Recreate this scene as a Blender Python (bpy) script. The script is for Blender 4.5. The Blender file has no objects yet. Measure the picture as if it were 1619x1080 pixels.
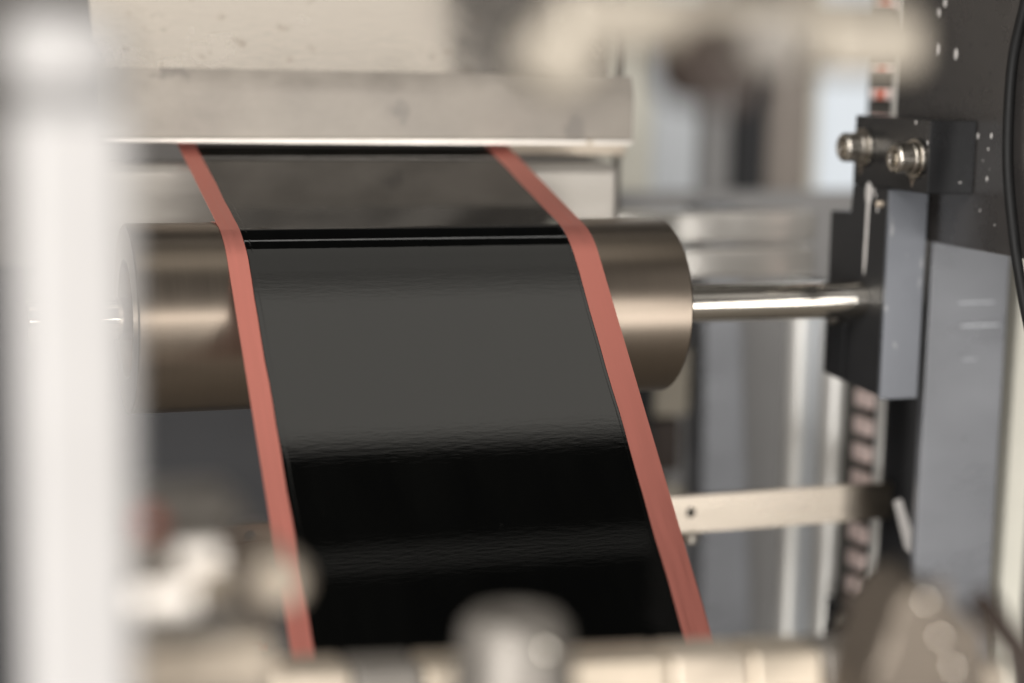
import bpy, bmesh, math, random
from mathutils import Vector, Matrix
random.seed(7)
S = bpy.context.scene
COL = S.collection
PI = math.pi

# ------------------------------------------------------------------ camera
cam = bpy.data.cameras.new('camera')
co = bpy.data.objects.new('camera', cam); COL.objects.link(co)
cam.sensor_width = 36.0
cam.lens = 64.25
cam.clip_start = 0.01
cam.clip_end = 50
co.location = (-0.0613, -0.7679, 0.1115)
R_ = Vector((0.9428, -0.3328, 0.0205)); U_ = Vector((0.0320, 0.1515, 0.9879)); F_ = Vector((0.3319, 0.9307, -0.1535))
R_.normalize(); F_.normalize(); U_ = R_.cross(F_).normalized()
co.rotation_euler = Matrix((R_, U_, -F_)).transposed().to_euler()
cam.dof.use_dof = True
cam.dof.focus_distance = 0.765
cam.dof.aperture_fstop = 2.9
S.camera = co

# ------------------------------------------------------------------ world and lamps (an indoor machine hall)
W = bpy.data.worlds.new('World'); S.world = W; W.use_nodes = True
bg = W.node_tree.nodes['Background']
bg.inputs[0].default_value = (0.90, 0.95, 1.0, 1); bg.inputs[1].default_value = 0.016

def area(name, loc, look, sx, sy, radiance, colour):
    l = bpy.data.lights.new(name, 'AREA'); l.shape = 'RECTANGLE'; l.size = sx; l.size_y = sy
    l.energy = radiance * PI * sx * sy; l.color = colour
    o = bpy.data.objects.new(name, l); COL.objects.link(o); o.location = loc
    d = Vector(look) - Vector(loc)
    o.rotation_euler = d.to_track_quat('-Z', 'Y').to_euler()
    return o
# long window band of the hall behind the camera, and a lower daylit door to its right
area('hall_window_lamp', (0.62, -2.50, 0.34), (0.25, 0, 0.05), 2.3, 0.34, 8.0, (1.0, 0.96, 0.92))
area('hall_door_lamp', (1.27, -2.52, -0.42), (0.35, 0, -0.05), 0.95, 0.80, 7.0, (1.0, 0.97, 0.94))
# added soft key, left behind the camera, to brighten the front faces
area('added_side_lamp', (-1.50, -1.60, 1.50), (0.2, 0, 0.0), 1.5, 1.3, 13.5, (1.0, 0.965, 0.93))
area('added_low_lamp', (-1.30, -2.20, -0.15), (0.3, 0, -0.05), 1.0, 0.8, 25.0, (1.0, 0.98, 0.96))  # low fill added to brighten the white rails
# dim ceiling panel right above the machine and two thin tubes in front of it and behind it
area('ceiling_panel_lamp', (0.20, -0.316, 1.0), (0.20, -0.316, 0), 1.22, 0.162, 1.05, (1.0, 0.955, 0.87))
area('ceiling_panel_lamp', (0.20, -0.085, 1.0), (0.20, -0.085, 0), 1.22, 0.290, 0.60, (1.0, 0.955, 0.87))
area('ceiling_tube_lamp', (0.36, -0.520, 1.0), (0.36, -0.520, 0), 0.74, 0.010, 0.38, (1.0, 0.955, 0.87))
area('ceiling_tube_lamp', (0.20, 0.330, 1.0), (0.20, 0.330, 0), 1.2, 0.05, 1.6, (1.0, 0.97, 0.92))

S.view_settings.view_transform = 'Standard'
S.view_settings.look = 'None'
S.view_settings.exposure = -0.12
S.view_settings.gamma = 1.0
S.view_settings.use_curve_mapping = False
S.cycles.use_denoising = True
S.cycles.max_bounces = 10
S.cycles.sample_clamp_indirect = 6.0

# ------------------------------------------------------------------ materials
def mat(name, base, metal=0.0, rough=0.5, var=0.12, vscale=(40, 40, 40), bump=0.0, bscale=(300, 300, 300),
        rvar=0.1, spec=0.5, uv=False, bdist=0.0005, coat=0.0, spots=None, tint=None, ior=1.5):
    m = bpy.data.materials.new(name); m.use_nodes = True
    nt = m.node_tree; N = nt.nodes; L = nt.links
    b = N['Principled BSDF']
    b.inputs['Metallic'].default_value = metal
    b.inputs['IOR'].default_value = ior
    b.inputs['Specular IOR Level'].default_value = spec
    b.inputs['Coat Weight'].default_value = coat
    b.inputs['Coat Roughness'].default_value = 0.12
    tc = N.new('ShaderNodeTexCoord')
    src = tc.outputs['UV'] if uv else tc.outputs['Object']
    mp = N.new('ShaderNodeMapping'); mp.inputs['Scale'].default_value = vscale; L.new(src, mp.inputs[0])
    nz = N.new('ShaderNodeTexNoise'); nz.inputs['Scale'].default_value = 1.0; nz.inputs['Detail'].default_value = 6; nz.inputs['Roughness'].default_value = 0.62
    L.new(mp.outputs[0], nz.inputs['Vector'])
    cr = N.new('ShaderNodeValToRGB')
    lo = [c * (1 - var) for c in base]; hi = [min(1, c * (1 + var)) for c in base]
    if tint: hi = [min(1, c) for c in tint]
    cr.color_ramp.elements[0].position = 0.3; cr.color_ramp.elements[1].position = 0.7
    cr.color_ramp.elements[0].color = (*lo, 1); cr.color_ramp.elements[1].color = (*hi, 1)
    L.new(nz.outputs[0], cr.inputs[0])
    colour = cr.outputs[0]
    if spots:                                   # small specks of dirt or rust with an outline of their own
        sc, th, scol = spots
        m2 = N.new('ShaderNodeMapping'); m2.inputs['Scale'].default_value = sc; L.new(src, m2.inputs[0])
        n2 = N.new('ShaderNodeTexNoise'); n2.inputs['Scale'].default_value = 1.0; n2.inputs['Detail'].default_value = 3
        L.new(m2.outputs[0], n2.inputs['Vector'])
        c2 = N.new('ShaderNodeValToRGB'); c2.color_ramp.elements[0].position = th; c2.color_ramp.elements[1].position = th + 0.05
        L.new(n2.outputs[0], c2.inputs[0])
        mx = N.new('ShaderNodeMix'); mx.data_type = 'RGBA'
        L.new(c2.outputs[0], mx.inputs[0]); L.new(colour, mx.inputs[6]); mx.inputs[7].default_value = (*scol, 1)
        colour = mx.outputs[2]
    L.new(colour, b.inputs['Base Color'])
    mr = N.new('ShaderNodeMapRange'); mr.inputs[1].default_value = 0.25; mr.inputs[2].default_value = 0.75
    mr.inputs[3].default_value = max(0.02, rough * (1 - rvar)); mr.inputs[4].default_value = min(1, rough * (1 + rvar))
    L.new(nz.outputs[0], mr.inputs[0]); L.new(mr.outputs[0], b.inputs['Roughness'])
    if bump > 0:
        mb = N.new('ShaderNodeMapping'); mb.inputs['Scale'].default_value = bscale; L.new(src, mb.inputs[0])
        nb = N.new('ShaderNodeTexNoise'); nb.inputs['Scale'].default_value = 1.0; nb.inputs['Detail'].default_value = 5
        L.new(mb.outputs[0], nb.inputs['Vector'])
        bp = N.new('ShaderNodeBump'); bp.inputs['Strength'].default_value = bump; bp.inputs['Distance'].default_value = bdist
        L.new(nb.outputs[0], bp.inputs['Height']); L.new(bp.outputs[0], b.inputs['Normal'])
    return m

M = {}
M['roller'] = mat('ground_roller_steel', (0.275, 0.230, 0.185), 1.0, 0.33, 0.03, (1500, 25, 25), 0.06, (1400, 2200, 2200), 0.07, bdist=0.0002)

M['beam'] = mat('dull_beam_steel', (0.36, 0.335, 0.30), 0.55, 0.40, 0.12, (14, 40, 60), 0.05, (60, 700, 700), 0.2)
M['chrome'] = mat('polished_shaft_steel', (0.72, 0.68, 0.61), 1.0, 0.10, 0.06, (60, 200, 200), 0.03, (200, 900, 900), 0.3)
M['satin'] = mat('satin_polished_steel', (0.72, 0.69, 0.64), 0.6, 0.19, 0.05, (30, 60, 60), 0.04, (60, 900, 900), 0.15)
M['copper'] = mat('copper_foil_metal', (0.70, 0.250, 0.200), 0.80, 0.38, 0.035, (500, 18, 1), 0.02, (1500, 40, 1), 0.25, uv=True)
M['coating'] = mat('black_electrode_coating', (0.0014, 0.0014, 0.0012), 0.0, 0.024, 0.25, (60, 14, 1), 0.072, (150, 560, 1), 0.30, spec=0.5, uv=True, bdist=0.00010, ior=1.68)
def pitted(m):
    # a fine orange peel and a few sparse specks on the wet coating, on top of its long ripples
    nt = m.node_tree; N = nt.nodes; L = nt.links; b = N['Principled BSDF']; old = b.inputs['Normal'].links[0].from_node
    tc = N.new('ShaderNodeTexCoord'); mp = N.new('ShaderNodeMapping'); mp.inputs['Scale'].default_value = (1, 1, 1); L.new(tc.outputs['UV'], mp.inputs[0])
    n1 = N.new('ShaderNodeTexNoise'); n1.inputs['Scale'].default_value = 1100; n1.inputs['Detail'].default_value = 2; L.new(mp.outputs[0], n1.inputs['Vector'])
    v = N.new('ShaderNodeTexVoronoi'); v.inputs['Scale'].default_value = 260; L.new(mp.outputs[0], v.inputs['Vector'])
    c = N.new('ShaderNodeValToRGB'); c.color_ramp.elements[0].position = 0.0; c.color_ramp.elements[0].color = (1, 1, 1, 1); c.color_ramp.elements[1].position = 0.075; c.color_ramp.elements[1].color = (0, 0, 0, 1)
    L.new(v.outputs['Distance'], c.inputs[0])
    n2 = N.new('ShaderNodeTexNoise'); n2.inputs['Scale'].default_value = 34; n2.inputs['Detail'].default_value = 3; L.new(mp.outputs[0], n2.inputs['Vector'])
    t = N.new('ShaderNodeMath'); t.operation = 'GREATER_THAN'; t.inputs[1].default_value = 0.62; L.new(n2.outputs[0], t.inputs[0])
    mu = N.new('ShaderNodeMath'); mu.operation = 'MULTIPLY'; L.new(c.outputs[0], mu.inputs[0]); L.new(t.outputs[0], mu.inputs[1])
    ml = N.new('ShaderNodeMath'); ml.operation = 'MULTIPLY'; ml.inputs[1].default_value = 0.10; L.new(n1.outputs[0], ml.inputs[0])
    ad = N.new('ShaderNodeMath'); ad.operation = 'ADD'; L.new(mu.outputs[0], ad.inputs[0]); L.new(ml.outputs[0], ad.inputs[1])
    bp = N.new('ShaderNodeBump'); bp.inputs['Strength'].default_value = 0.35; bp.inputs['Distance'].default_value = 0.00006
    L.new(ad.outputs[0], bp.inputs['Height']); L.new(old.outputs[0], bp.inputs['Normal']); L.new(bp.outputs[0], b.inputs['Normal'])
pitted(M['coating'])
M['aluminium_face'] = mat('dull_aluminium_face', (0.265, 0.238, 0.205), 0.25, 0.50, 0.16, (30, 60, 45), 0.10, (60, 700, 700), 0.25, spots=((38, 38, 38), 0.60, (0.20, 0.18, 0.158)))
M['aluminium'] = mat('milled_aluminium', (0.70, 0.655, 0.60), 1.0, 0.34, 0.10, (14, 60, 60), 0.10, (60, 700, 700), 0.25, spots=((55, 55, 55), 0.66, (0.42, 0.35, 0.27)))
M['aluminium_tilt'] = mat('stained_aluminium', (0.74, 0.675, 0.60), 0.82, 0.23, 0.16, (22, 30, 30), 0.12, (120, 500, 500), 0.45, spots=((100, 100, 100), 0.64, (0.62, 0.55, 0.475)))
M['white_paint'] = mat('white_painted_post', (0.400, 0.388, 0.378), 0.0, 0.38, 0.04, (20, 20, 20), 0.05, (300, 300, 300))
M['rail_white'] = mat('pale_anodised_rail', (0.88, 0.87, 0.83), 0.65, 0.42, 0.04, (60, 60, 10), 0.04, (400, 400, 40))
M['charcoal'] = mat('charcoal_paint', (0.027, 0.0250, 0.0240), 0.0, 0.28, 0.14, (50, 50, 50), 0.30, (900, 900, 900), 0.15, bdist=0.0003)
M['charcoal_dark'] = mat('dark_charcoal_paint', (0.0105, 0.0105, 0.0110), 0.0, 0.26, 0.15, (50, 50, 50), 0.22, (900, 900, 900), 0.15, bdist=0.0003)
M['black'] = mat('black_paint', (0.010, 0.010, 0.011), 0.0, 0.45, 0.2, (60, 60, 60), 0.08, (700, 700, 700))
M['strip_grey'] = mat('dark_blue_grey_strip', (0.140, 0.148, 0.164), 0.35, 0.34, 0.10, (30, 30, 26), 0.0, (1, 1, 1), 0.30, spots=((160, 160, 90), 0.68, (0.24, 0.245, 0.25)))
M['black_satin'] = mat('satin_black_paint', (0.0150, 0.0150, 0.0158), 0.0, 0.46, 0.15, (50, 50, 50), 0.15, (900, 900, 900))
M['greyblue'] = mat('blue_grey_satin_metal', (0.188, 0.194, 0.207), 0.35, 0.30, 0.07, (9, 9, 26), 0.0, (1, 1, 1), 0.32)
M['slate'] = mat('slate_machine_panel', (0.011, 0.0113, 0.013), 0.0, 0.5, 0.15, (12, 12, 12), 0.05, (200, 200, 200))
M['bolt'] = mat('zinc_bolt_steel', (0.40, 0.37, 0.325), 1.0, 0.30, 0.22, (300, 300, 300), 0.22, (1100, 1100, 1100), 0.3)
M['paint_drop'] = mat('dried_grey_paint', (0.50, 0.48, 0.46), 0.0, 0.45, 0.08, (200, 200, 200))
M['bar'] = mat('flat_steel_bar', (0.37, 0.325, 0.27), 1.0, 0.30, 0.14, (20, 80, 200), 0.10, (60, 900, 900), 0.25)
M['tooth'] = mat('pinkish_belt_tooth', (0.74, 0.60, 0.56), 0.0, 0.6, 0.1, (80, 80, 80))
M['red'] = mat('orange_red_plastic', (0.52, 0.085, 0.035), 0.0, 0.45, 0.1, (80, 80, 80))
M['belt'] = mat('dark_belt_back', (0.055, 0.052, 0.046), 0.0, 0.6, 0.15, (80, 80, 80))
M['cream'] = mat('cream_paint', (0.62, 0.60, 0.52), 0.0, 0.45, 0.04, (20, 20, 20))
M['beige'] = mat('beige_paint', (0.40, 0.36, 0.29), 0.0, 0.5, 0.08, (20, 20, 20))
M['rubber'] = mat('black_cable_rubber', (0.007, 0.007, 0.007), 0.0, 0.60, 0.2, (90, 90, 90), spec=0.25)
M['warm_metal'] = mat('warm_cast_metal', (0.56, 0.48, 0.385), 0.6, 0.38, 0.10, (60, 60, 60), 0.10, (300, 300, 300), 0.2)
M['brass_grey'] = mat('grey_cast_metal', (0.235, 0.215, 0.19), 0.5, 0.48, 0.10, (60, 60, 60), 0.10, (300, 300, 300), 0.2)
M['dull_beige'] = mat('dull_beige_metal', (0.36, 0.32, 0.262), 0.45, 0.48, 0.10, (60, 60, 60), 0.08, (300, 300, 300), 0.2)
M['cream_metal'] = mat('creamy_machined_metal', (0.56, 0.48, 0.38), 0.75, 0.42, 0.14, (60, 60, 60), 0.10, (300, 300, 300), 0.2)
M['dark_brown'] = mat('dark_brown_steel', (0.040, 0.028, 0.022), 0.3, 0.45, 0.15, (60, 60, 60))
M['brown_metal'] = mat('brownish_steel', (0.15, 0.125, 0.10), 0.7, 0.42, 0.12, (60, 60, 60))
M['wall'] = mat('hall_wall_paint', (0.16, 0.15, 0.14), 0.0, 0.7, 0.1, (3, 3, 3))
M['floor'] = mat('hall_floor', (0.20, 0.18, 0.155), 0.0, 0.5, 0.12, (3, 3, 3))
M['blue_pale'] = mat('pale_blue_grey', (0.62, 0.65, 0.675), 0.0, 0.4, 0.06, (8, 8, 8))
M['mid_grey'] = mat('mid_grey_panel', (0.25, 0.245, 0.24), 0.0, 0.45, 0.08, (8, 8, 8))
M['taupe'] = mat('taupe_reflection', (0.27, 0.235, 0.205), 0.0, 0.5, 0.08, (8, 8, 8))
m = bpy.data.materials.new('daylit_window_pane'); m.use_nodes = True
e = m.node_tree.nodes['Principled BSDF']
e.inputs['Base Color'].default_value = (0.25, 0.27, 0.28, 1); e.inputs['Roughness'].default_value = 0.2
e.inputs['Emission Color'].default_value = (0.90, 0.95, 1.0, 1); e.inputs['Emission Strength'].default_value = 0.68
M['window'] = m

# ------------------------------------------------------------------ helpers
def tag(o, label=None, cat=None, group=None, kind=None):
    if label: o['label'] = label
    if cat: o['category'] = cat
    if group: o['group'] = group
    if kind: o['kind'] = kind
    return o
def thing(name, label, cat, loc=(0, 0, 0), group=None):
    o = bpy.data.objects.new(name, None); COL.objects.link(o); o.location = loc; o.empty_display_size = 0.01
    return tag(o, label, cat, group)
def link(name, bm, material, parent=None, smooth=35):
    bmesh.ops.recalc_face_normals(bm, faces=bm.faces)
    me = bpy.data.meshes.new(name); bm.to_mesh(me); bm.free()
    me.materials.append(material)
    o = bpy.data.objects.new(name, me); COL.objects.link(o)
    if smooth:
        for p in me.polygons: p.use_smooth = True
        me.set_sharp_from_angle(angle=math.radians(smooth))
        if smooth == 35:
            w = o.modifiers.new('flat_faces', 'WEIGHTED_NORMAL'); w.keep_sharp = True; w.weight = 100
    if parent is not None:
        o.parent = parent
        if parent.type == 'EMPTY': o.matrix_parent_inverse = Matrix.Translation(-Vector(parent.location))
    return o
def twin(o, parent, loc):
    c = o.copy(); COL.objects.link(c); c.parent = parent
    c.matrix_parent_inverse = o.matrix_parent_inverse.copy()
    c.location = loc
    return c
def box(x0, x1, y0, y1, z0, z1, bev=0.0008, seg=2, bm=None, edges=None):
    b = bmesh.new()
    v = [b.verts.new((x, y, z)) for x in (x0, x1) for y in (y0, y1) for z in (z0, z1)]
    for f in ((0, 1, 3, 2), (4, 6, 7, 5), (0, 4, 5, 1), (2, 3, 7, 6), (0, 2, 6, 4), (1, 5, 7, 3)):
        b.faces.new([v[i] for i in f])
    if bev > 0:
        es = [e for e in b.edges if edges is None or edges(e)]
        bmesh.ops.bevel(b, geom=es, offset=bev, segments=seg, profile=0.5, affect='EDGES')
    if bm is None: return b
    me = bpy.data.meshes.new('tmp'); b.to_mesh(me); b.free(); bm.from_mesh(me); bpy.data.meshes.remove(me)
    return bm
def frame_of(axis):
    a = Vector(axis).normalized()
    u = a.orthogonal().normalized() if abs(a.x) < 0.9 else Vector((0, 0, 1)).cross(a).normalized()
    return a, u, a.cross(u)
def lathe(origin, axis, prof, seg=64, bm=None, hexes=()):
    """prof: list of (t along the axis, radius); loops listed in hexes are hexagons with that apothem"""
    bm = bm or bmesh.new(); a, u, w = frame_of(axis); o = Vector(origin)
    loops = []
    for k, (t, r) in enumerate(prof):
        if r <= 1e-9:
            loops.append([bm.verts.new(o + a * t)]); continue
        lp = []
        for i in range(seg):
            th = 2 * PI * i / seg
            rr = r
            if k in hexes: rr = r / math.cos(((th + PI / 6) % (PI / 3)) - PI / 6)
            lp.append(bm.verts.new(o + a * t + (u * math.cos(th) + w * math.sin(th)) * rr))
        loops.append(lp)
    for A, B in zip(loops, loops[1:]):
        n = max(len(A), len(B))
        for i in range(n):
            j = (i + 1) % n
            if len(A) == 1: bm.faces.new((A[0], B[i], B[j]))
            elif len(B) == 1: bm.faces.new((A[i], B[0], A[j]))
            else: bm.faces.new((A[i], B[i], B[j], A[j]))
    return bm
def rod(p0, p1, r, ch=0.0005, seg=48, bm=None):
    d = Vector(p1) - Vector(p0); L = d.length
    return lathe(p0, d, [(0, 0), (0, r - ch), (ch, r), (L - ch, r), (L, r - ch), (L, 0)], seg, bm)
def tube(pts, r, seg=16, sub=8):
    P = [Vector(p) for p in pts]; Q = [P[0] * 2 - P[1]] + P + [P[-1] * 2 - P[-2]]; path = []
    for i in range(1, len(Q) - 2):
        for k in range(sub):
            t = k / sub
            path.append(0.5 * ((2 * Q[i]) + (Q[i + 1] - Q[i - 1]) * t + (2 * Q[i - 1] - 5 * Q[i] + 4 * Q[i + 1] - Q[i + 2]) * t * t + (3 * Q[i] - Q[i - 1] - 3 * Q[i + 1] + Q[i + 2]) * t ** 3))
    path.append(P[-1])
    bm = bmesh.new(); prev = None; up = Vector((1, 0.2, 0.1))
    for i, p in enumerate(path):
        d = (path[min(i + 1, len(path) - 1)] - path[max(i - 1, 0)]).normalized()
        s = d.cross(up).normalized(); n = s.cross(d)
        lp = [bm.verts.new(p + (s * math.cos(2 * PI * k / seg) + n * math.sin(2 * PI * k / seg)) * r) for k in range(seg)]
        if prev:
            for k in range(seg): bm.faces.new((prev[k], lp[k], lp[(k + 1) % seg], prev[(k + 1) % seg]))
        else: bm.faces.new(lp)
        prev = lp
    bm.faces.new(prev)
    return bm
def prism(poly, axis, a0, a1, bev=0.0006):
    """polygon in the two other axes (order x,y,z without axis) pushed out along axis"""
    bm = bmesh.new(); oth = [i for i in range(3) if i != axis]
    def mk(q, a):
        c = [0, 0, 0]; c[axis] = a; c[oth[0]] = q[0]; c[oth[1]] = q[1]; return bm.verts.new(c)
    A = [mk(q, a0) for q in poly]; B = [mk(q, a1) for q in poly]
    bm.faces.new(A); bm.faces.new(B[::-1])
    for i in range(len(poly)):
        j = (i + 1) % len(poly); bm.faces.new((A[i], A[j], B[j], B[i]))
    if bev: bmesh.ops.bevel(bm, geom=list(bm.edges), offset=bev, segments=2, profile=0.5, affect='EDGES')
    return bm
def blob(centre, normal, up, pts, h):
    """a dried drop of paint: pts = (distance down, half width) pairs, domed by h"""
    n = Vector(normal).normalized(); u = Vector(up).normalized(); s = u.cross(n)
    c = Vector(centre); bm = bmesh.new(); rows = []; K = 8
    for d, w in pts:
        row = []
        for k in range(K + 1):
            x = -1 + 2 * k / K
            row.append(bm.verts.new(c - u * d + s * (w * x) + n * (h * math.sqrt(max(0, 1 - x * x)) * min(1, w / 0.0006) + 0.00002)))
        rows.append(row)
    for A, B in zip(rows, rows[1:]):
        for k in range(K): bm.faces.new((A[k], A[k + 1], B[k + 1], B[k]))
    return bm
def round_spot(r, e=1.0):
    return [(-r * e * math.cos(PI * k / 8), max(1e-5, r * math.sin(PI * k / 8))) for k in range(9)]

# ------------------------------------------------------------------ the setting (only what stands behind the machine)
tag(link('wall', box(-1.2, 2.4, 1.20, 1.25, -1.0, 1.3, 0), M['wall'], smooth=0), 'grey brown hall wall far behind the machine', 'wall', kind='structure')
tag(link('floor', box(-3.0, 3.0, -3.0, 1.2, -1.02, -1.0, 0), M['floor'], smooth=0), 'brown grey hall floor below the machine', 'floor', kind='structure')

# ------------------------------------------------------------------ front guide roller
R1 = 0.0400
XL, XR = 0.0404, 0.2836
t = thing('guide_roller', 'satin steel front roller that the coated copper foil bends down over', 'roller', (0.162, 0, 0))
bm = lathe((XL, 0, 0), (1, 0, 0), [(0.006, 0), (0.006, 0.0240), (0.0055, 0.0245), (0.0, 0.0250), (0.0, R1 - 0.0007), (0.0007, R1),
     (XR - XL - 0.0010, R1), (XR - XL, R1 - 0.0010), (XR - XL, 0.0250), (XR - XL - 0.0055, 0.0245), (XR - XL - 0.006, 0)], 160)
link('barrel', bm, M['roller'], t)
link('shaft', rod((XR - 0.006, 0, 0), (0.3905, 0, 0), 0.0090, 0.0006, 64), M['chrome'], t)
link('shaft', rod((0.000, 0, 0), (XL + 0.006, 0, 0), 0.0090, 0.0006, 64), M['chrome'], t)
# ------------------------------------------------------------------ beam behind the roller
CA, SA = math.cos(0.27294), math.sin(0.27294)
CB, SB = math.cos(0.81942), math.sin(0.81942)
t = thing('support_beam', 'dull steel beam just behind the front roller, under the rear run of foil', 'beam', (0.17, 0.095, 0.02))
link('beam', box(0.020, 0.2975, 0.0790, 0.1150, -0.020, 0.0598, 0.0050, 6), M['beam'], t)


# ------------------------------------------------------------------ coated foil running over the rollers
def web_path(rr):
    pts = []                                    # (y, z, ny, nz, arc length)
    T1 = 0.34
    for k in range(35):
        s = T1 * (1 - k / 34)
        pts.append((-SB * rr - CB * s, CB * rr - SB * s, -SB, CB))
    b, a = 0.81942, 0.27294
    for k in range(1, 48):
        th = b - (b + a) * k / 48               # lean of the normal towards the camera
        pts.append((-math.sin(th) * rr, math.cos(th) * rr, -math.sin(th), math.cos(th)))
    for k in range(16):
        s = 0.165 * k / 15
        pts.append((-SA * rr + CA * s, CA * rr + SA * s, -SA, CA))
    return pts
WX = (0.0779, 0.0863, 0.2297, 0.2414)
def sheet(name, material, parent, rr, cross, closed_under, wander=0.0):
    bm = bmesh.new(); uvl = bm.loops.layers.uv.new('UVMap'); path = web_path(rr); rows = []; L = [0]
    for p, q in zip(path, path[1:]): L.append(L[-1] + math.hypot(q[0] - p[0], q[1] - p[1]))
    full = cross + [(x, -closed_under) for x, h in reversed(cross)]
    xm = (cross[0][0] + cross[-1][0]) / 2
    for i, (y, z, ny, nz) in enumerate(path):
        wl = wander * (math.sin(L[i] * 210) * 0.5 + math.sin(L[i] * 95 + 1.3) * 0.6); wr = wander * (math.sin(L[i] * 170 + 2.0) * 0.5 + math.sin(L[i] * 80 + 0.4) * 0.6)
        rows.append([bm.verts.new((x + (wl if x < xm else wr) * min(1, abs(x - xm) / 0.06) ** 3, y + ny * h, z + nz * h)) for x, h in full])
    n = len(full)
    for i in range(len(rows) - 1):
        for k in range(n):
            j = (k + 1) % n
            f = bm.faces.new((rows[i][k], rows[i][j], rows[i + 1][j], rows[i + 1][k]))
            for lp, (ii, kk) in zip(f.loops, ((i, k), (i, j), (i + 1, j), (i + 1, k))):
                lp[uvl].uv = (full[kk][0], L[ii])
    bm.faces.new(rows[0]); bm.faces.new(rows[-1][::-1])
    return link(name, bm, material, parent, 25)
t = thing('coated_foil', 'pinkish copper foil strip with glossy black coating between its bare edges, running over the rollers', 'foil', (0.16, -0.1, 0))
sheet('copper_foil', M['copper'], t, R1 + 0.0003, [(WX[0], 0.0), (WX[0] + 0.004, 0.0), (WX[3] - 0.005, 0.0), (WX[3], 0.0)], 0.00018)
H = 0.00016
def edge_profile(x, d, k):
    return [(x, 0.00003), (x + d * 0.00025, H - 0.00001), (x + d * 0.00027, H), (x + d * 0.00040, H), (x + d * k * 0.00200, H), (x + d * k * 0.00222, H), (x + d * k * 0.00226, H - 0.00001), (x + d * k * 0.00236, H - 0.00004),
            (x + d * k * 0.00248, H - 0.00004), (x + d * k * 0.00258, H - 0.00001), (x + d * k * 0.00262, H), (x + d * k * 0.00275, H)]
xs = edge_profile(WX[1], 1, 1.0)
mid = [(WX[1] + 0.0028 + (WX[2] - WX[1] - 0.0056) * k / 24, H) for k in range(1, 24)]
xe = edge_profile(WX[2], -1, 0.6)[::-1]
sheet('black_coating', M['coating'], t, R1 + 0.0003, xs + mid + xe, -0.00002, 0.00022)

# ------------------------------------------------------------------ bent aluminium cover above the rear run
t = thing('aluminium_cover', 'wide stained aluminium cover across the top, bent with a bright upper slope', 'cover', (0.16, 0.09, 0.08))
X0, X1 = 0.040, 0.3060
AL = math.radians(58.5); RB = 0.0260; zb = 0.0900
prof = [(0.0930, 0.0690), (0.0870, 0.0690), (0.0870, zb)]
for k in range(1, 9):
    th = (PI / 2 - AL) * k / 8
    prof.append((0.0870 + RB * (1 - math.cos(th)), zb + RB * math.sin(th)))
ey, ez = prof[-1]
dy, dz = math.cos(AL), math.sin(AL)
link('front_plate', prism([(0.0930, 0.0690), (0.0870, 0.0690), (0.0870, zb), (0.0930, zb)], 0, X0, X1, 0), M['aluminium_face'], t, 0)
inner = [(y_ + 0.006 * math.cos((PI / 2 - AL) * k / 8), z_ - 0.006 * math.sin((PI / 2 - AL) * k / 8)) for k, (y_, z_) in enumerate(prof[2:])]
link('bend', prism(prof[2:] + inner[::-1], 0, X0, X1, 0), M['aluminium_face'], t, 12)
# the slope curls back towards its right end
bm = bmesh.new(); rows = []
nx = [X0 + (X1 - X0) * k / 60 for k in range(61)]
for x in nx:
    a_ = max(0.0, min(1.0, (x - 0.185) / 0.055)); amax = math.radians(20)
    if x <= 0.185: d = 0.0
    elif x <= 0.240: d = (x - 0.185) ** 2 / (2 * 0.055) * math.tan(amax)
    else: d = 0.0275 * math.tan(amax) + (x - 0.240) * math.tan(amax)
    row = []
    for (t_, back) in ((0, 0), (0.1, 0), (0.1, 0.005), (0, 0.005)):
        row.append(bm.verts.new((x, ey + dy * t_ + dz * (back + d), ez + dz * t_ - dy * (back + d) * 0.3)))
    rows.append(row)
for A, B in zip(rows, rows[1:]):
    for k in range(4): bm.faces.new((A[k], A[(k + 1) % 4], B[(k + 1) % 4], B[k]))
bm.faces.new(rows[0]); bm.faces.new(rows[-1][::-1])
link('sloped_plate', bm, M['aluminium_tilt'], t, 30)
link('bottom_lip', box(X0, X1 - 0.001, 0.0845, 0.0868, 0.0690, 0.0716, 0.0006), M['aluminium'], t)
for x in (0.05, 0.13):
    link('cover_screw', lathe((x, 0.1165, 0.1485), (0, -0.848, 0.53), [(0, 0.0042), (0.0022, 0.0042), (0.0028, 0.0034), (0.0028, 0)], 24), M['bolt'], t)
tag(link('cross_bar', box(0.2480, 0.3190, 0.1250, 0.1400, 0.0615, 0.0715, 0.0012), M['warm_metal']), 'short dull beige bar under the right end of the aluminium cover', 'bar')
tag(link('gap_rod', rod((0.3240, 0.150, -0.02), (0.3240, 0.150, 0.20), 0.0022, 0.0003, 24), M['brass_grey']), 'thin upright rod drawing the dark gap at the right end of the aluminium cover', 'rod')  # rod put in to show the dark gap beside the cover

# ------------------------------------------------------------------ polished rods at right rear
for z0, z1, lab in ((0.0128, 0.0300, 'upper polished flat beam behind the roller shaft at right'), (-0.0070, 0.0098, 'lower polished flat beam just above the roller shaft at right')):
    tag(link('polished_beam', box(0.312, 0.443, 0.140, 0.158, z0, z1, 0.0022, 4), M['satin']), lab, 'beam', 'polished cross beams')

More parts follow.
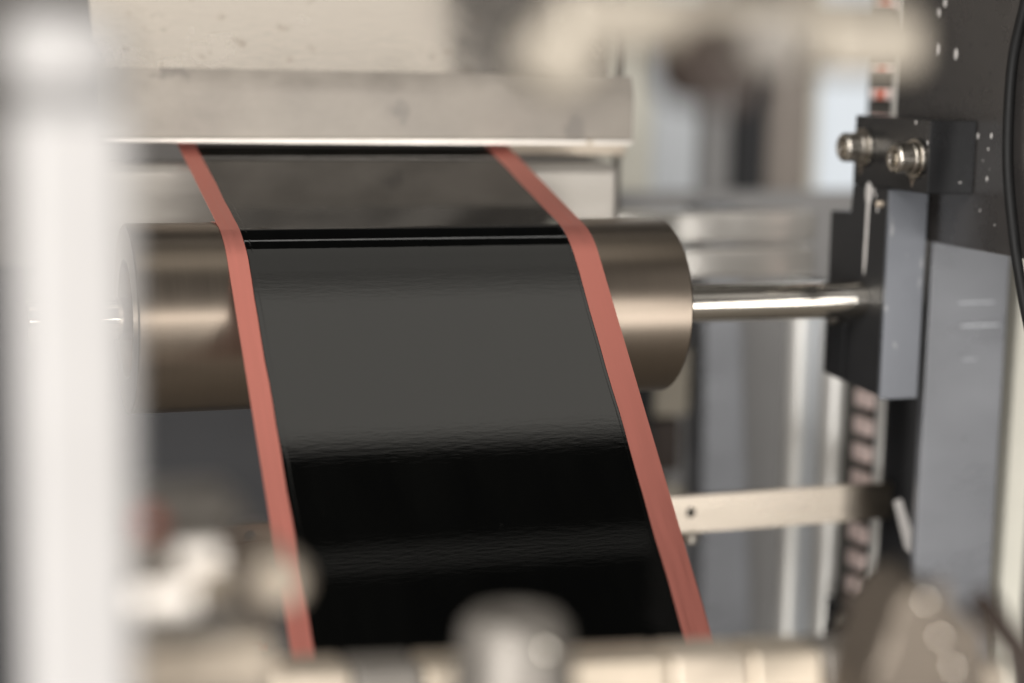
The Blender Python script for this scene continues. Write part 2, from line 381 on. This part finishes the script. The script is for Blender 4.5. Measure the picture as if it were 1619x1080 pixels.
# ------------------------------------------------------------------ right machine side: frame plate, mounting block, bracket
t = thing('frame_plate', 'large charcoal side plate at the right edge, dotted with dried paint', 'plate', (0.42, -0.15, 0.12))
link('plate', box(0.4145, 0.4345, -0.330, 0.0165, 0.0292, 0.330, 0.0007), M['charcoal'], t)
def drops(lst, parent):
    for (y, z, r, e) in lst:
        link('paint_spot', blob((0.4145, y, z), (-1, 0, 0), (0, 0, 1), round_spot(r, e), 0.0002), M['paint_drop'], parent)
drops([(-0.0177, 0.1194, 0.00140, 1.9), (-0.0333, 0.1172, 0.00135, 1.9), (-0.0170, 0.1363, 0.0012, 1.6), (-0.0219, 0.1406, 0.0012, 1.6),
       (-0.0653, 0.0813, 0.00070, 1.9), (-0.0549, 0.0808, 0.0007, 1.9), (-0.0635, 0.0753, 0.0005, 1.5), (-0.0639, 0.0620, 0.0006, 2.0),
       (-0.0800, 0.1350, 0.0007, 1.5), (-0.0600, 0.0475, 0.00035, 1.5), (-0.0720, 0.0420, 0.0003, 1.5), (-0.0600, 0.0700, 0.00025, 1.5), (-0.0655, 0.0665, 0.0002, 1.5)], t)
for (y, z, r, e) in ((-0.0446, 0.1215, 0.00075, 1.3), (-0.0614, 0.1089, 0.0007, 1.2), (-0.0288, 0.0942, 0.0007, 1.4)):
    link('paint_chip', blob((0.4145, y, z), (-1, 0, 0), (0, 0, 1), round_spot(r, e), 0.00006), M['black'], t)
link('paint_chip', blob((0.4145, -0.0566, 0.1215), (-1, 0, 0), (0, -0.93, 0.36), [(-0.0012, 0.0001), (-0.001, 0.0003), (0.001, 0.0003), (0.0012, 0.0001)], 0.00006), M['black'], t)

t = thing('mounting_block', 'black rectangular block on the side plate carrying two socket head bolts', 'block', (0.40, -0.02, 0.07))
link('block', box(0.3900, 0.4143, -0.0540, 0.0120, 0.0545, 0.0876, 0.0006), M['charcoal_dark'], t)
def socket_bolt(parent, y, z, proto=None):
    if proto is None:
        x = 0.3900
        h = link('bolt', lathe((x - 0.0122, y, z), (1, 0, 0), [(0.0045, 0), (0.0045, 0.0034), (0.0008, 0.0034), (0.0003, 0.0040), (0.0, 0.0046), (0.0, 0.0056), (0.0008, 0.0066), (0.0016, 0.0069), (0.0074, 0.0069), (0.0078, 0.0064), (0.0122, 0.0060)], 72, hexes=(1, 2)), M['bolt'], parent)
        w = link('spring_washer', lathe((x - 0.0046, y, z), (1, 0, 0), [(0.0, 0.0055), (0.0, 0.0072), (0.0004, 0.0076), (0.0020, 0.0076), (0.0024, 0.0072), (0.0024, 0.0055)], 64), M['bolt'], h)
        f = link('flat_washer', lathe((x - 0.0021, y, z), (1, 0, 0), [(0.0, 0.0050), (0.0, 0.0086), (0.0004, 0.0090), (0.0017, 0.0090), (0.0021, 0.0086)], 64), M['bolt'], h)
        g = link('grease_drip', blob((x, y + 0.0025, z - 0.0088), (-1, 0, 0), (0, 0, 1), [(-0.001, 0.0026), (0.001, 0.0020), (0.0022, 0.0010), (0.0034, 0.0006), (0.0044, 0.0002)], 0.0007), M['brown_metal'], h)
        return [h, w, f, g]
    h = twin(proto[0], parent, (0, y, z))
    for o in proto[1:]: twin(o, h, (0, 0, 0))
pr = socket_bolt(t, -0.0440, 0.0700)
socket_bolt(t, 0.0465, 0.0026, pr)
link('paint_spot', blob((0.3900, -0.0418, 0.0862), (-1, 0, 0), (0, 0, 1), round_spot(0.0006, 1.6), 0.0002), M['paint_drop'], t)
link('paint_spot', blob((0.3900, -0.0524, 0.0775), (-1, 0, 0), (0, 0, 1), round_spot(0.0005, 2.0), 0.0002), M['paint_drop'], t)
link('paint_spot', blob((0.4071, -0.0540, 0.0597), (0, -1, 0), (1, 0, 0), round_spot(0.0004, 1.8), 0.0002), M['paint_drop'], t)

t = thing('bearing_bracket', 'dark upright bracket with blue grey front strip, under the two-bolt mounting block', 'bracket', (0.40, 0.0, 0.0))
link('side_plate', prism([(-0.0198, -0.0440), (0.0240, -0.0420), (0.0320, -0.0400), (0.0320, 0.0400), (0.0120, 0.0400), (0.0120, 0.0543), (-0.0198, 0.0543)], 0, 0.3902, 0.4105, 0.0005), M['black_satin'], t)
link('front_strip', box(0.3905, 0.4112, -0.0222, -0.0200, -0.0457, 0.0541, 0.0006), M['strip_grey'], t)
link('paint_drip', blob((0.3902, -0.0033, 0.0520), (-1, 0, 0), (0, -0.02, 1), [(-0.0045, 0.0006), (-0.0035, 0.0022), (-0.001, 0.0030), (0.002, 0.0031), (0.0045, 0.0022), (0.0065, 0.0015), (0.012, 0.0014), (0.022, 0.0013), (0.030, 0.0013), (0.036, 0.0009), (0.040, 0.0003)], 0.0003), M['paint_drop'], t)
for (y, z, r) in ((-0.0080, 0.0525, 0.0008), (-0.0100, 0.0503, 0.0006), (-0.0120, 0.0440, 0.0008)):
    link('paint_spot', blob((0.3902, y, z), (-1, 0, 0), (0, 0, 1), round_spot(r, 1.6), 0.0002), M['paint_drop'], t)
link('locking_pin', rod((0.3875, -0.0155, 0.0470), (0.3910, -0.0155, 0.0470), 0.0016, 0.0004, 24), M['warm_metal'], t)
link('lug', box(0.3880, 0.3902, 0.0100, 0.0290, -0.0410, -0.0130, 0.0012), M['charcoal_dark'], t)
link('lug_screw', lathe((0.3850, 0.0190, -0.0120), (1, 0, 0), [(0, 0), (0, 0.0026), (0.0004, 0.0030), (0.003, 0.0030)], 24), M['bolt'], t)

t = thing('backing_plate', 'black upright plate seen in the gap between bracket and blue grey panel', 'plate', (0.46, 0.05, -0.05))
link('plate', box(0.4400, 0.5050, 0.0500, 0.0540, -0.2300, 0.0480, 0.0005), M['black'], t)
link('paint_drip', blob((0.4572, 0.0500, 0.0330), (0, -1, 0), (0.02, 0, 1), [(-0.003, 0.0006), (-0.002, 0.0018), (0.0, 0.0024), (0.003, 0.0024), (0.006, 0.0016), (0.009, 0.0010), (0.02, 0.0010), (0.032, 0.0010), (0.040, 0.0007), (0.045, 0.0002)], 0.0003), M['paint_drop'], t)

t = thing('front_panel', 'blue grey satin panel below the charcoal plate at right, with faint painted reflection streaks', 'panel', (0.45, 0, -0.1))
link('panel', box(0.4290, 0.4745, 0.0000, 0.0050, -0.300, 0.0278, 0.0012), M['greyblue'], t)
for (x, z, w, h) in ((0.4560, -0.0035, 0.0100, 0.0002), (0.4590, -0.0150, 0.0110, 0.00025), (0.4540, -0.0320, 0.0040, 0.00012)):  # thin pale strips imitate streaks reflected in the satin face
    link('reflection_streak', box(x - w, x + w, -0.00006, 0.0002, z - h, z + h, 0), M['blue_pale'], t, 0)

tag(link('cream_post', box(0.5020, 0.5160, 0.0300, 0.0480, -0.300, 0.0450, 0.0015), M['cream']), 'cream strip standing right of the blue grey panel', 'post')
tag(link('black_cable', tube([(0.4110, -0.1150, 0.2000), (0.4118, -0.0960, 0.1600), (0.4118, -0.0872, 0.1352), (0.4118, -0.0815, 0.1108), (0.4118, -0.0826, 0.0724), (0.4118, -0.0905, 0.0399), (0.4110, -0.1010, 0.0150), (0.4090, -0.1200, -0.0200)], 0.0023), M['rubber']), 'black cable hanging in a curve at the right edge', 'cable')

# ------------------------------------------------------------------ white linear rail with toothed belt
t = thing('linear_rail', 'white upright rail with a toothed belt strip in its slot, behind the bracket', 'rail', (0.455, 0.11, -0.1))
XF = 0.4450
link('rail_back', box(XF + 0.006, XF + 0.020, 0.0560, 0.1770, -0.300, -0.0130, 0.0005), M['belt'], t)
link('rail_back', box(XF + 0.006, XF + 0.020, 0.0560, 0.1060, -0.0128, 0.300, 0.0005), M['belt'], t)
link('side_rail', rod((0.4500, 0.1660, -0.300), (0.4500, 0.1660, -0.0130), 0.0082, 0.0005, 40), M['rail_white'], t)
link('side_rail', rod((0.4500, 0.1235, -0.300), (0.4500, 0.1235, -0.0130), 0.0088, 0.0005, 40), M['rail_white'], t)
link('side_rail', rod((0.4500, 0.0680, -0.163), (0.4500, 0.0680, 0.300), 0.0056, 0.0005, 40), M['rail_white'], t)
link('rail_groove', box(XF + 0.0040, XF + 0.0058, 0.1320, 0.1580, -0.300, -0.0130, 0), M['blue_pale'], t, 0)
k = 0
z = -0.1880
tooth0 = red0 = None
while z < 0.170:
    up = z > 0.03
    if tooth0 is None:
        tooth0 = link('belt_tooth', box(XF + 0.0015, XF + 0.0058, 0.0800, 0.0965, -0.0046, 0.0046, 0.0010), M['tooth'], t); pr0 = tooth0
        tooth0.location = (0, 0, z)
    else:
        c = twin(pr0, t, (0, 0, z))
        if up: c.scale = (1, 1, 0.72)
    if up:
        if red0 is None:
            red0 = link('belt_mark', box(XF + 0.0005, XF + 0.0015, 0.0810, 0.0880, -0.0030, 0.0030, 0.0004), M['red'], t); red0.location = (0, 0, z)
        else:
            c = twin(red0, t, (0, 0, z))
    z += 0.0150

t = thing('end_stop', 'small black foot with a bright screw at the lower end of the white rail', 'bracket', (0.44, 0.05, -0.17))
link('foot', box(0.4300, 0.4430, 0.0380, 0.0880, -0.2100, -0.1770, 0.0008), M['charcoal_dark'], t)
link('screw', lathe((0.4262, 0.0700, -0.1860), (1, 0, 0), [(0, 0), (0, 0.0036), (0.0006, 0.0044), (0.0040, 0.0044)], 32), M['bolt'], t)

# ------------------------------------------------------------------ flat bar crossing low behind the foil
t = thing('flat_bar', 'flat steel bar with drilled holes crossing low behind the foil to the right panel', 'bar', (0.25, 0.04, -0.11))
bm = bmesh.new()
def bar_with_holes(x0, x1, y0, y1, z0, z1, holes):
    """flat bar whose holes are real openings, built from a ring of quads round each hole"""
    bm = bmesh.new()
    cuts = [x0] + [v for h in holes for v in (h[0] - 0.009, h[0] + 0.009)] + [x1]
    def quad(a, b, c, d): bm.faces.new([bm.verts.new(p) for p in (a, b, c, d)])
    for i in range(0, len(cuts), 2):
        a, b = cuts[i], cuts[i + 1]
        for y in (y0, y1): quad((a, y, z0), (b, y, z0), (b, y, z1), (a, y, z1))
    for hx, hz, r in holes:
        n = 32; a, b = hx - 0.009, hx + 0.009
        def edge(th):
            c, s = math.cos(th), math.sin(th)
            k = min((0.009 / abs(c)) if abs(c) > 1e-6 else 9, ((z1 - hz) / s) if s > 1e-6 else 9, ((z0 - hz) / s) if s < -1e-6 else 9)
            return hx + c * k, hz + s * k
        ths = sorted([2 * PI * k / n for k in range(n)] + [math.atan2(q, p) % (2 * PI) for p in (-0.009, 0.009) for q in (z1 - hz, z0 - hz)])
        for t0, t1 in zip(ths, ths[1:] + [ths[0] + 2 * PI]):
            p0, p1 = edge(t0), edge(t1)
            q0 = (hx + r * math.cos(t0), hz + r * math.sin(t0)); q1 = (hx + r * math.cos(t1), hz + r * math.sin(t1))
            for y in (y0, y1): quad((q0[0], y, q0[1]), (p0[0], y, p0[1]), (p1[0], y, p1[1]), (q1[0], y, q1[1]))
            quad((q0[0], y0, q0[1]), (q1[0], y0, q1[1]), (q1[0], y1, q1[1]), (q0[0], y1, q0[1]))
    quad((x0, y0, z0), (x1, y0, z0), (x1, y1, z0), (x0, y1, z0)); quad((x0, y0, z1), (x1, y0, z1), (x1, y1, z1), (x0, y1, z1))
    quad((x0, y0, z0), (x0, y1, z0), (x0, y1, z1), (x0, y0, z1)); quad((x1, y0, z0), (x1, y1, z0), (x1, y1, z1), (x1, y0, z1))
    bmesh.ops.remove_doubles(bm, verts=bm.verts, dist=1e-6)
    return bm
link('bar', bar_with_holes(0.030, 0.4385, 0.0400, 0.0440, -0.1218, -0.1030, [(0.1007, -0.1085, 0.0028), (0.3236, -0.1115, 0.0026)]), M['bar'], t, 0)
link('nut', lathe((0.3236, 0.0425, -0.1275), (0, 0, 1), [(0, 0.0), (0, 0.0045), (0.0010, 0.0058), (0.0055, 0.0058)], 24), M['bolt'], t)
tag(link('pointer_blade', prism([(0.4270, -0.1075), (0.4310, -0.1060), (0.4385, -0.1240), (0.4415, -0.1335), (0.4395, -0.1365), (0.4355, -0.1330)], 1, 0.0180, 0.0200, 0.0004), M['paint_drop']), 'small pale blade slanting beside the blue grey panel near the flat bar', 'blade')

# ------------------------------------------------------------------ behind: panels, posts and painted steel reflections of the far machine side
tag(link('slate_panel', box(-0.30, 0.418, 0.300, 0.310, -0.40, -0.012, 0.001), M['slate']), 'dark slate panel behind and below the front roller', 'panel')
tag(link('grey_panel', box(0.395, 0.700, 0.420, 0.430, -0.45, 0.02, 0.001), M['mid_grey']), 'mid grey panel behind the leaning post', 'panel')
tag(link('leaning_post', prism([(0.4490, 0.02), (0.4740, 0.02), (0.5030, -0.36), (0.4610, -0.36)], 1, 0.300, 0.330, 0.002), M['greyblue']), 'blurred blue grey post widening downward, left of the white rail', 'post')
tag(link('beige_box', box(0.4190, 0.4440, 0.300, 0.330, -0.1180, -0.0720, 0.003), M['beige']), 'blurred beige box below the right end of the front roller', 'box')
tag(link('dark_box', box(0.4185, 0.4400, 0.302, 0.330, -0.1560, -0.1200, 0.003), M['dark_brown']), 'blurred dark box below the beige box', 'box')
tag(link('round_fitting', lathe((0.4300, 0.296, -0.1760), (0, 1, 0), [(0, 0), (0, 0.010), (0.002, 0.013), (0.03, 0.013)], 32), M['beige']), 'blurred beige round fitting beside the foil just above the flat bar', 'fitting')
for (xa, xb, y, mm, lab) in ((0.548, 0.592, 0.71, 'cream', 'blurred grey reflection stripe of the curved steel, next to the dark gap'),
                             (0.592, 0.632, 0.70, 'blue_pale', 'blurred pale blue reflection stripe of the curved steel in the background'),
                             (0.632, 0.672, 0.715, 'mid_grey', 'blurred grey reflection stripe right of the pale blue one'),
                             (0.672, 0.700, 0.70, 'slate', 'blurred darkest reflection stripe in the middle of the background'),
                             (0.700, 0.748, 0.71, 'taupe', 'blurred taupe reflection stripe left of the bright window')):
    tag(link('reflection_stripe', box(xa, xb - 0.0005, y, y + 0.02, -0.12, 0.60, 0.002), M[mm]), lab, 'panel', 'painted reflection stripes of the curved steel')  # coloured strips imitate the stripes reflected in curved polished steel
t = thing('window', 'bright daylit window strip between taupe stripe and mounting block', 'window', (0.80, 0.72, 0.1))
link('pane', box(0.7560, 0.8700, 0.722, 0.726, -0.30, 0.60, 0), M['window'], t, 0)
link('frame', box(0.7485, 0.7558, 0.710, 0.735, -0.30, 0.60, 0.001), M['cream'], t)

# ------------------------------------------------------------------ small grey bracket left of the foil, in focus
t = thing('sensor_plate', 'small grey plate with a bright top edge beside the lower left foil edge', 'plate', (0.08, -0.08, -0.11))
link('plate', box(0.0300, 0.0755, -0.1120, -0.1085, -0.1500, -0.1090, 0.0005), M['brass_grey'], t)
link('edge_lip', box(0.0300, 0.0757, -0.1127, -0.1080, -0.1088, -0.1076, 0.0003), M['chrome'], t)
link('corner_tab', box(0.0735, 0.0775, -0.1135, -0.1122, -0.1115, -0.1085, 0.0004), M['chrome'], t)

# ------------------------------------------------------------------ out of focus foreground
t = thing('white_post', 'big blurred white post in the left foreground with a dark joint near its top', 'post', (-0.025, -0.41, 0.05))
link('post_body', box(-0.0345, -0.0134, -0.420, -0.396, -0.300, 0.1000, 0.0030, 3), M['white_paint'], t)
link('joint', box(-0.0338, -0.0140, -0.4185, -0.398, 0.1000, 0.1026, 0.0002), M['mid_grey'], t)
link('post_cap', box(-0.0350, -0.0134, -0.421, -0.395, 0.1026, 0.1178, 0.0065, 6), M['white_paint'], t)

t = thing('clamp_block', 'blurred grey clamp block with a red dot, low beside the white post', 'block', (0.005, -0.37, 0.0))
link('upper_body', box(-0.0120, 0.0165, -0.378, -0.352, 0.0058, 0.0132, 0.0035, 3), M['brass_grey'], t)
link('pale_insert', prism([(-0.3825, -0.0008), (-0.3812, 0.0056), (-0.352, 0.0056), (-0.352, -0.0008)], 0, -0.0010, 0.0100, 0.0012), M['aluminium'], t)
link('lower_body', box(-0.0130, 0.0150, -0.380, -0.352, -0.0075, -0.0010, 0.0014, 3), M['warm_metal'], t)
link('bright_step', prism([(-0.3890, -0.0082), (-0.3876, -0.0008), (-0.3802, -0.0008), (-0.3802, -0.0082)], 0, -0.0130, 0.0034, 0.0012), M['aluminium'], t)
link('red_dot', lathe((-0.0056, -0.3820, 0.0103), (0, 1, 0), [(0, 0), (0.0002, 0.0016), (0.0014, 0.0026), (0.005, 0.0026)], 24), M['red'], t)
for (x, y, z, r) in ((0.0060, -0.3850, -0.0095, 0.0016), (0.0135, -0.3840, -0.0045, 0.0022), (0.0140, -0.3820, 0.0095, 0.0018)):
    link('clamp_bolt', lathe((x, y, z), (0, 1, 0), [(0.001, 0), (0.001, r * 0.5), (0, r * 0.6), (0, r * 0.85), (0.0006, r), (0.006, r)], 24, hexes=(1, 2)), M['brown_metal'], t)
link('hose_stub', tube([(0.0100, -0.374, 0.0040), (0.0150, -0.3850, 0.0030), (0.0190, -0.3860, -0.0060), (0.0180, -0.3800, -0.0130)], 0.0016), M['dark_brown'], t)
t = thing('thumb_knob', 'blurred round cream metal knob overlapping the left copper edge', 'knob', (0.0205, -0.375, -0.001))
link('knob', lathe((0.0212, -0.392, -0.0022), (0, 1, 0), [(0, 0), (0, 0.0034), (0.0025, 0.0058), (0.010, 0.0058), (0.0115, 0.0050), (0.013, 0.0042), (0.03, 0.0042)], 48), M['warm_metal'], t)
tag(link('dark_strip', box(-0.0130, 0.0150, -0.379, -0.345, -0.0165, -0.0112, 0.0008, 3), M['brass_grey']), 'blurred dark strip under the clamp block with the red dot', 'strip')
tag(link('lower_rail', box(-0.0130, 0.0215, -0.383, -0.340, -0.0300, -0.0168, 0.0015, 3), M['warm_metal']), 'blurred cream rail end at the bottom left beside the post', 'rail')

t = thing('foreground_rail', 'blurred warm metal rail along the bottom edge, cut by a gap', 'rail', (0.14, -0.28, -0.07))
def slanted(xa, xb, zt, h, d):
    ya = -0.2705 - (xa - 0.0543) * 0.152; yb = -0.2705 - (xb - 0.0543) * 0.152
    bm = bmesh.new()
    k = h * 0.23                                # the front face leans back a little
    v = [bm.verts.new(p) for p in ((xa, ya + k, zt), (xb, yb + k, zt), (xb, yb + d, zt), (xa, ya + d, zt), (xa, ya, zt - h), (xb, yb, zt - h), (xb, yb + d, zt - h), (xa, ya + d, zt - h))]
    for f in ((0, 1, 2, 3), (7, 6, 5, 4), (0, 4, 5, 1), (1, 5, 6, 2), (2, 6, 7, 3), (3, 7, 4, 0)): bm.faces.new([v[i] for i in f])
    bmesh.ops.bevel(bm, geom=list(bm.edges), offset=0.0018, segments=3, profile=0.5, affect='EDGES')
    return bm
for xa, xb, mm in ((0.0460, 0.0690, 'warm_metal'), (0.0695, 0.0895, 'brass_grey'), (0.0900, 0.1080, 'cream_metal'), (0.1300, 0.1640, 'cream_metal'), (0.1645, 0.1890, 'warm_metal'), (0.1895, 0.2120, 'cream_metal'), (0.2125, 0.2360, 'brass_grey')):
    link('rail_segment', slanted(xa, xb, -0.0662, 0.0130, 0.02), M[mm], t)
link('rail_web', slanted(0.0470, 0.2350, -0.0794, 0.03, 0.018), M['warm_metal'], t)

t = thing('cap_screw', 'large blurred grey cap screw standing at the bottom centre before the black coating', 'screw', (0.094, -0.35, -0.03))
link('head', lathe((0.0945, -0.338, -0.0585), (0, 0, 1), [(0, 0.0172), (0.020, 0.0148), (0.0245, 0.0142), (0.0275, 0.0115), (0.0275, 0.0065), (0.0190, 0.0060), (0.0190, 0)], 48, hexes=(5, 6)), M['brass_grey'], t)
link('shank', lathe((0.0945, -0.338, -0.085), (0, 0, 1), [(0, 0.010), (0.037, 0.010)], 32), M['brass_grey'], t)
link('glint_screw', lathe((0.0975, -0.3560, -0.0360), (0, 1, 0), [(0, 0), (0.0001, 0.0008), (0.0006, 0.0016), (0.0014, 0.0022), (0.006, 0.0022)], 24), M['chrome'], t)

t = thing('lever_clamp', 'blurred brown clamp with three shiny screws at the bottom right', 'clamp', (0.195, -0.365, -0.04))
link('body', prism([(0.1760, -0.0620), (0.1790, -0.0420), (0.1845, -0.0290), (0.1880, -0.0205), (0.1935, -0.0190), (0.1965, -0.0230), (0.2030, -0.0240), (0.2080, -0.0370), (0.2150, -0.0440), (0.2150, -0.0620)], 1, -0.376, -0.352, 0.0040), M['brown_metal'], t)
p0 = None
for (x, z) in ((0.1921, -0.0240), (0.1970, -0.0341), (0.2014, -0.0426)):
    if p0 is None:
        p0 = link('clamp_screw', lathe((0, -0.3790, 0), (0, 1, 0), [(0, 0), (0.0001, 0.0006), (0.0004, 0.0011), (0.0009, 0.0015), (0.005, 0.0015)], 24), M['chrome'], t); c = p0
    else:
        c = twin(p0, t, (0, 0, 0))
    c.location = (x, 0, z)
link('grip', tube([(0.2130, -0.370, -0.0275), (0.2220, -0.370, -0.0375), (0.2284, -0.372, -0.0460), (0.2400, -0.376, -0.0640)], 0.0040), M['dark_brown'], t)
link('collar', rod((0.2080, -0.366, -0.0430), (0.2220, -0.367, -0.0520), 0.0050), M['warm_metal'], t)

t = thing('upper_rail', 'blurred beige rail across the top right foreground with a thick left end', 'rail', (0.11, -0.41, 0.115))
link('bar', box(0.0720, 0.1550, -0.420, -0.405, 0.1130, 0.1265, 0.0045, 4), M['dull_beige'], t)
link('end_lump', lathe((0.0750, -0.418, 0.1120), (0, 1, 0), [(0, 0), (0, 0.0060), (0.003, 0.0085), (0.012, 0.0085), (0.014, 0.007), (0.014, 0)], 48), M['dull_beige'], t)
link('end_block', box(0.1300, 0.1560, -0.424, -0.400, 0.1090, 0.1230, 0.004, 4), M['dull_beige'], t)
link('bush', lathe((0.1060, -0.428, 0.1110), (0, 1, 0), [(0, 0), (0, 0.0082), (0.001, 0.0090), (0.02, 0.0090)], 40), M['dark_brown'], t)
link('knob', lathe((0.1100, -0.4420, 0.1150), (0, 1, 0), [(0, 0), (0, 0.0048), (0.0012, 0.0060), (0.010, 0.0060), (0.012, 0.0045), (0.02, 0.0045)], 48), M['brass_grey'], t)
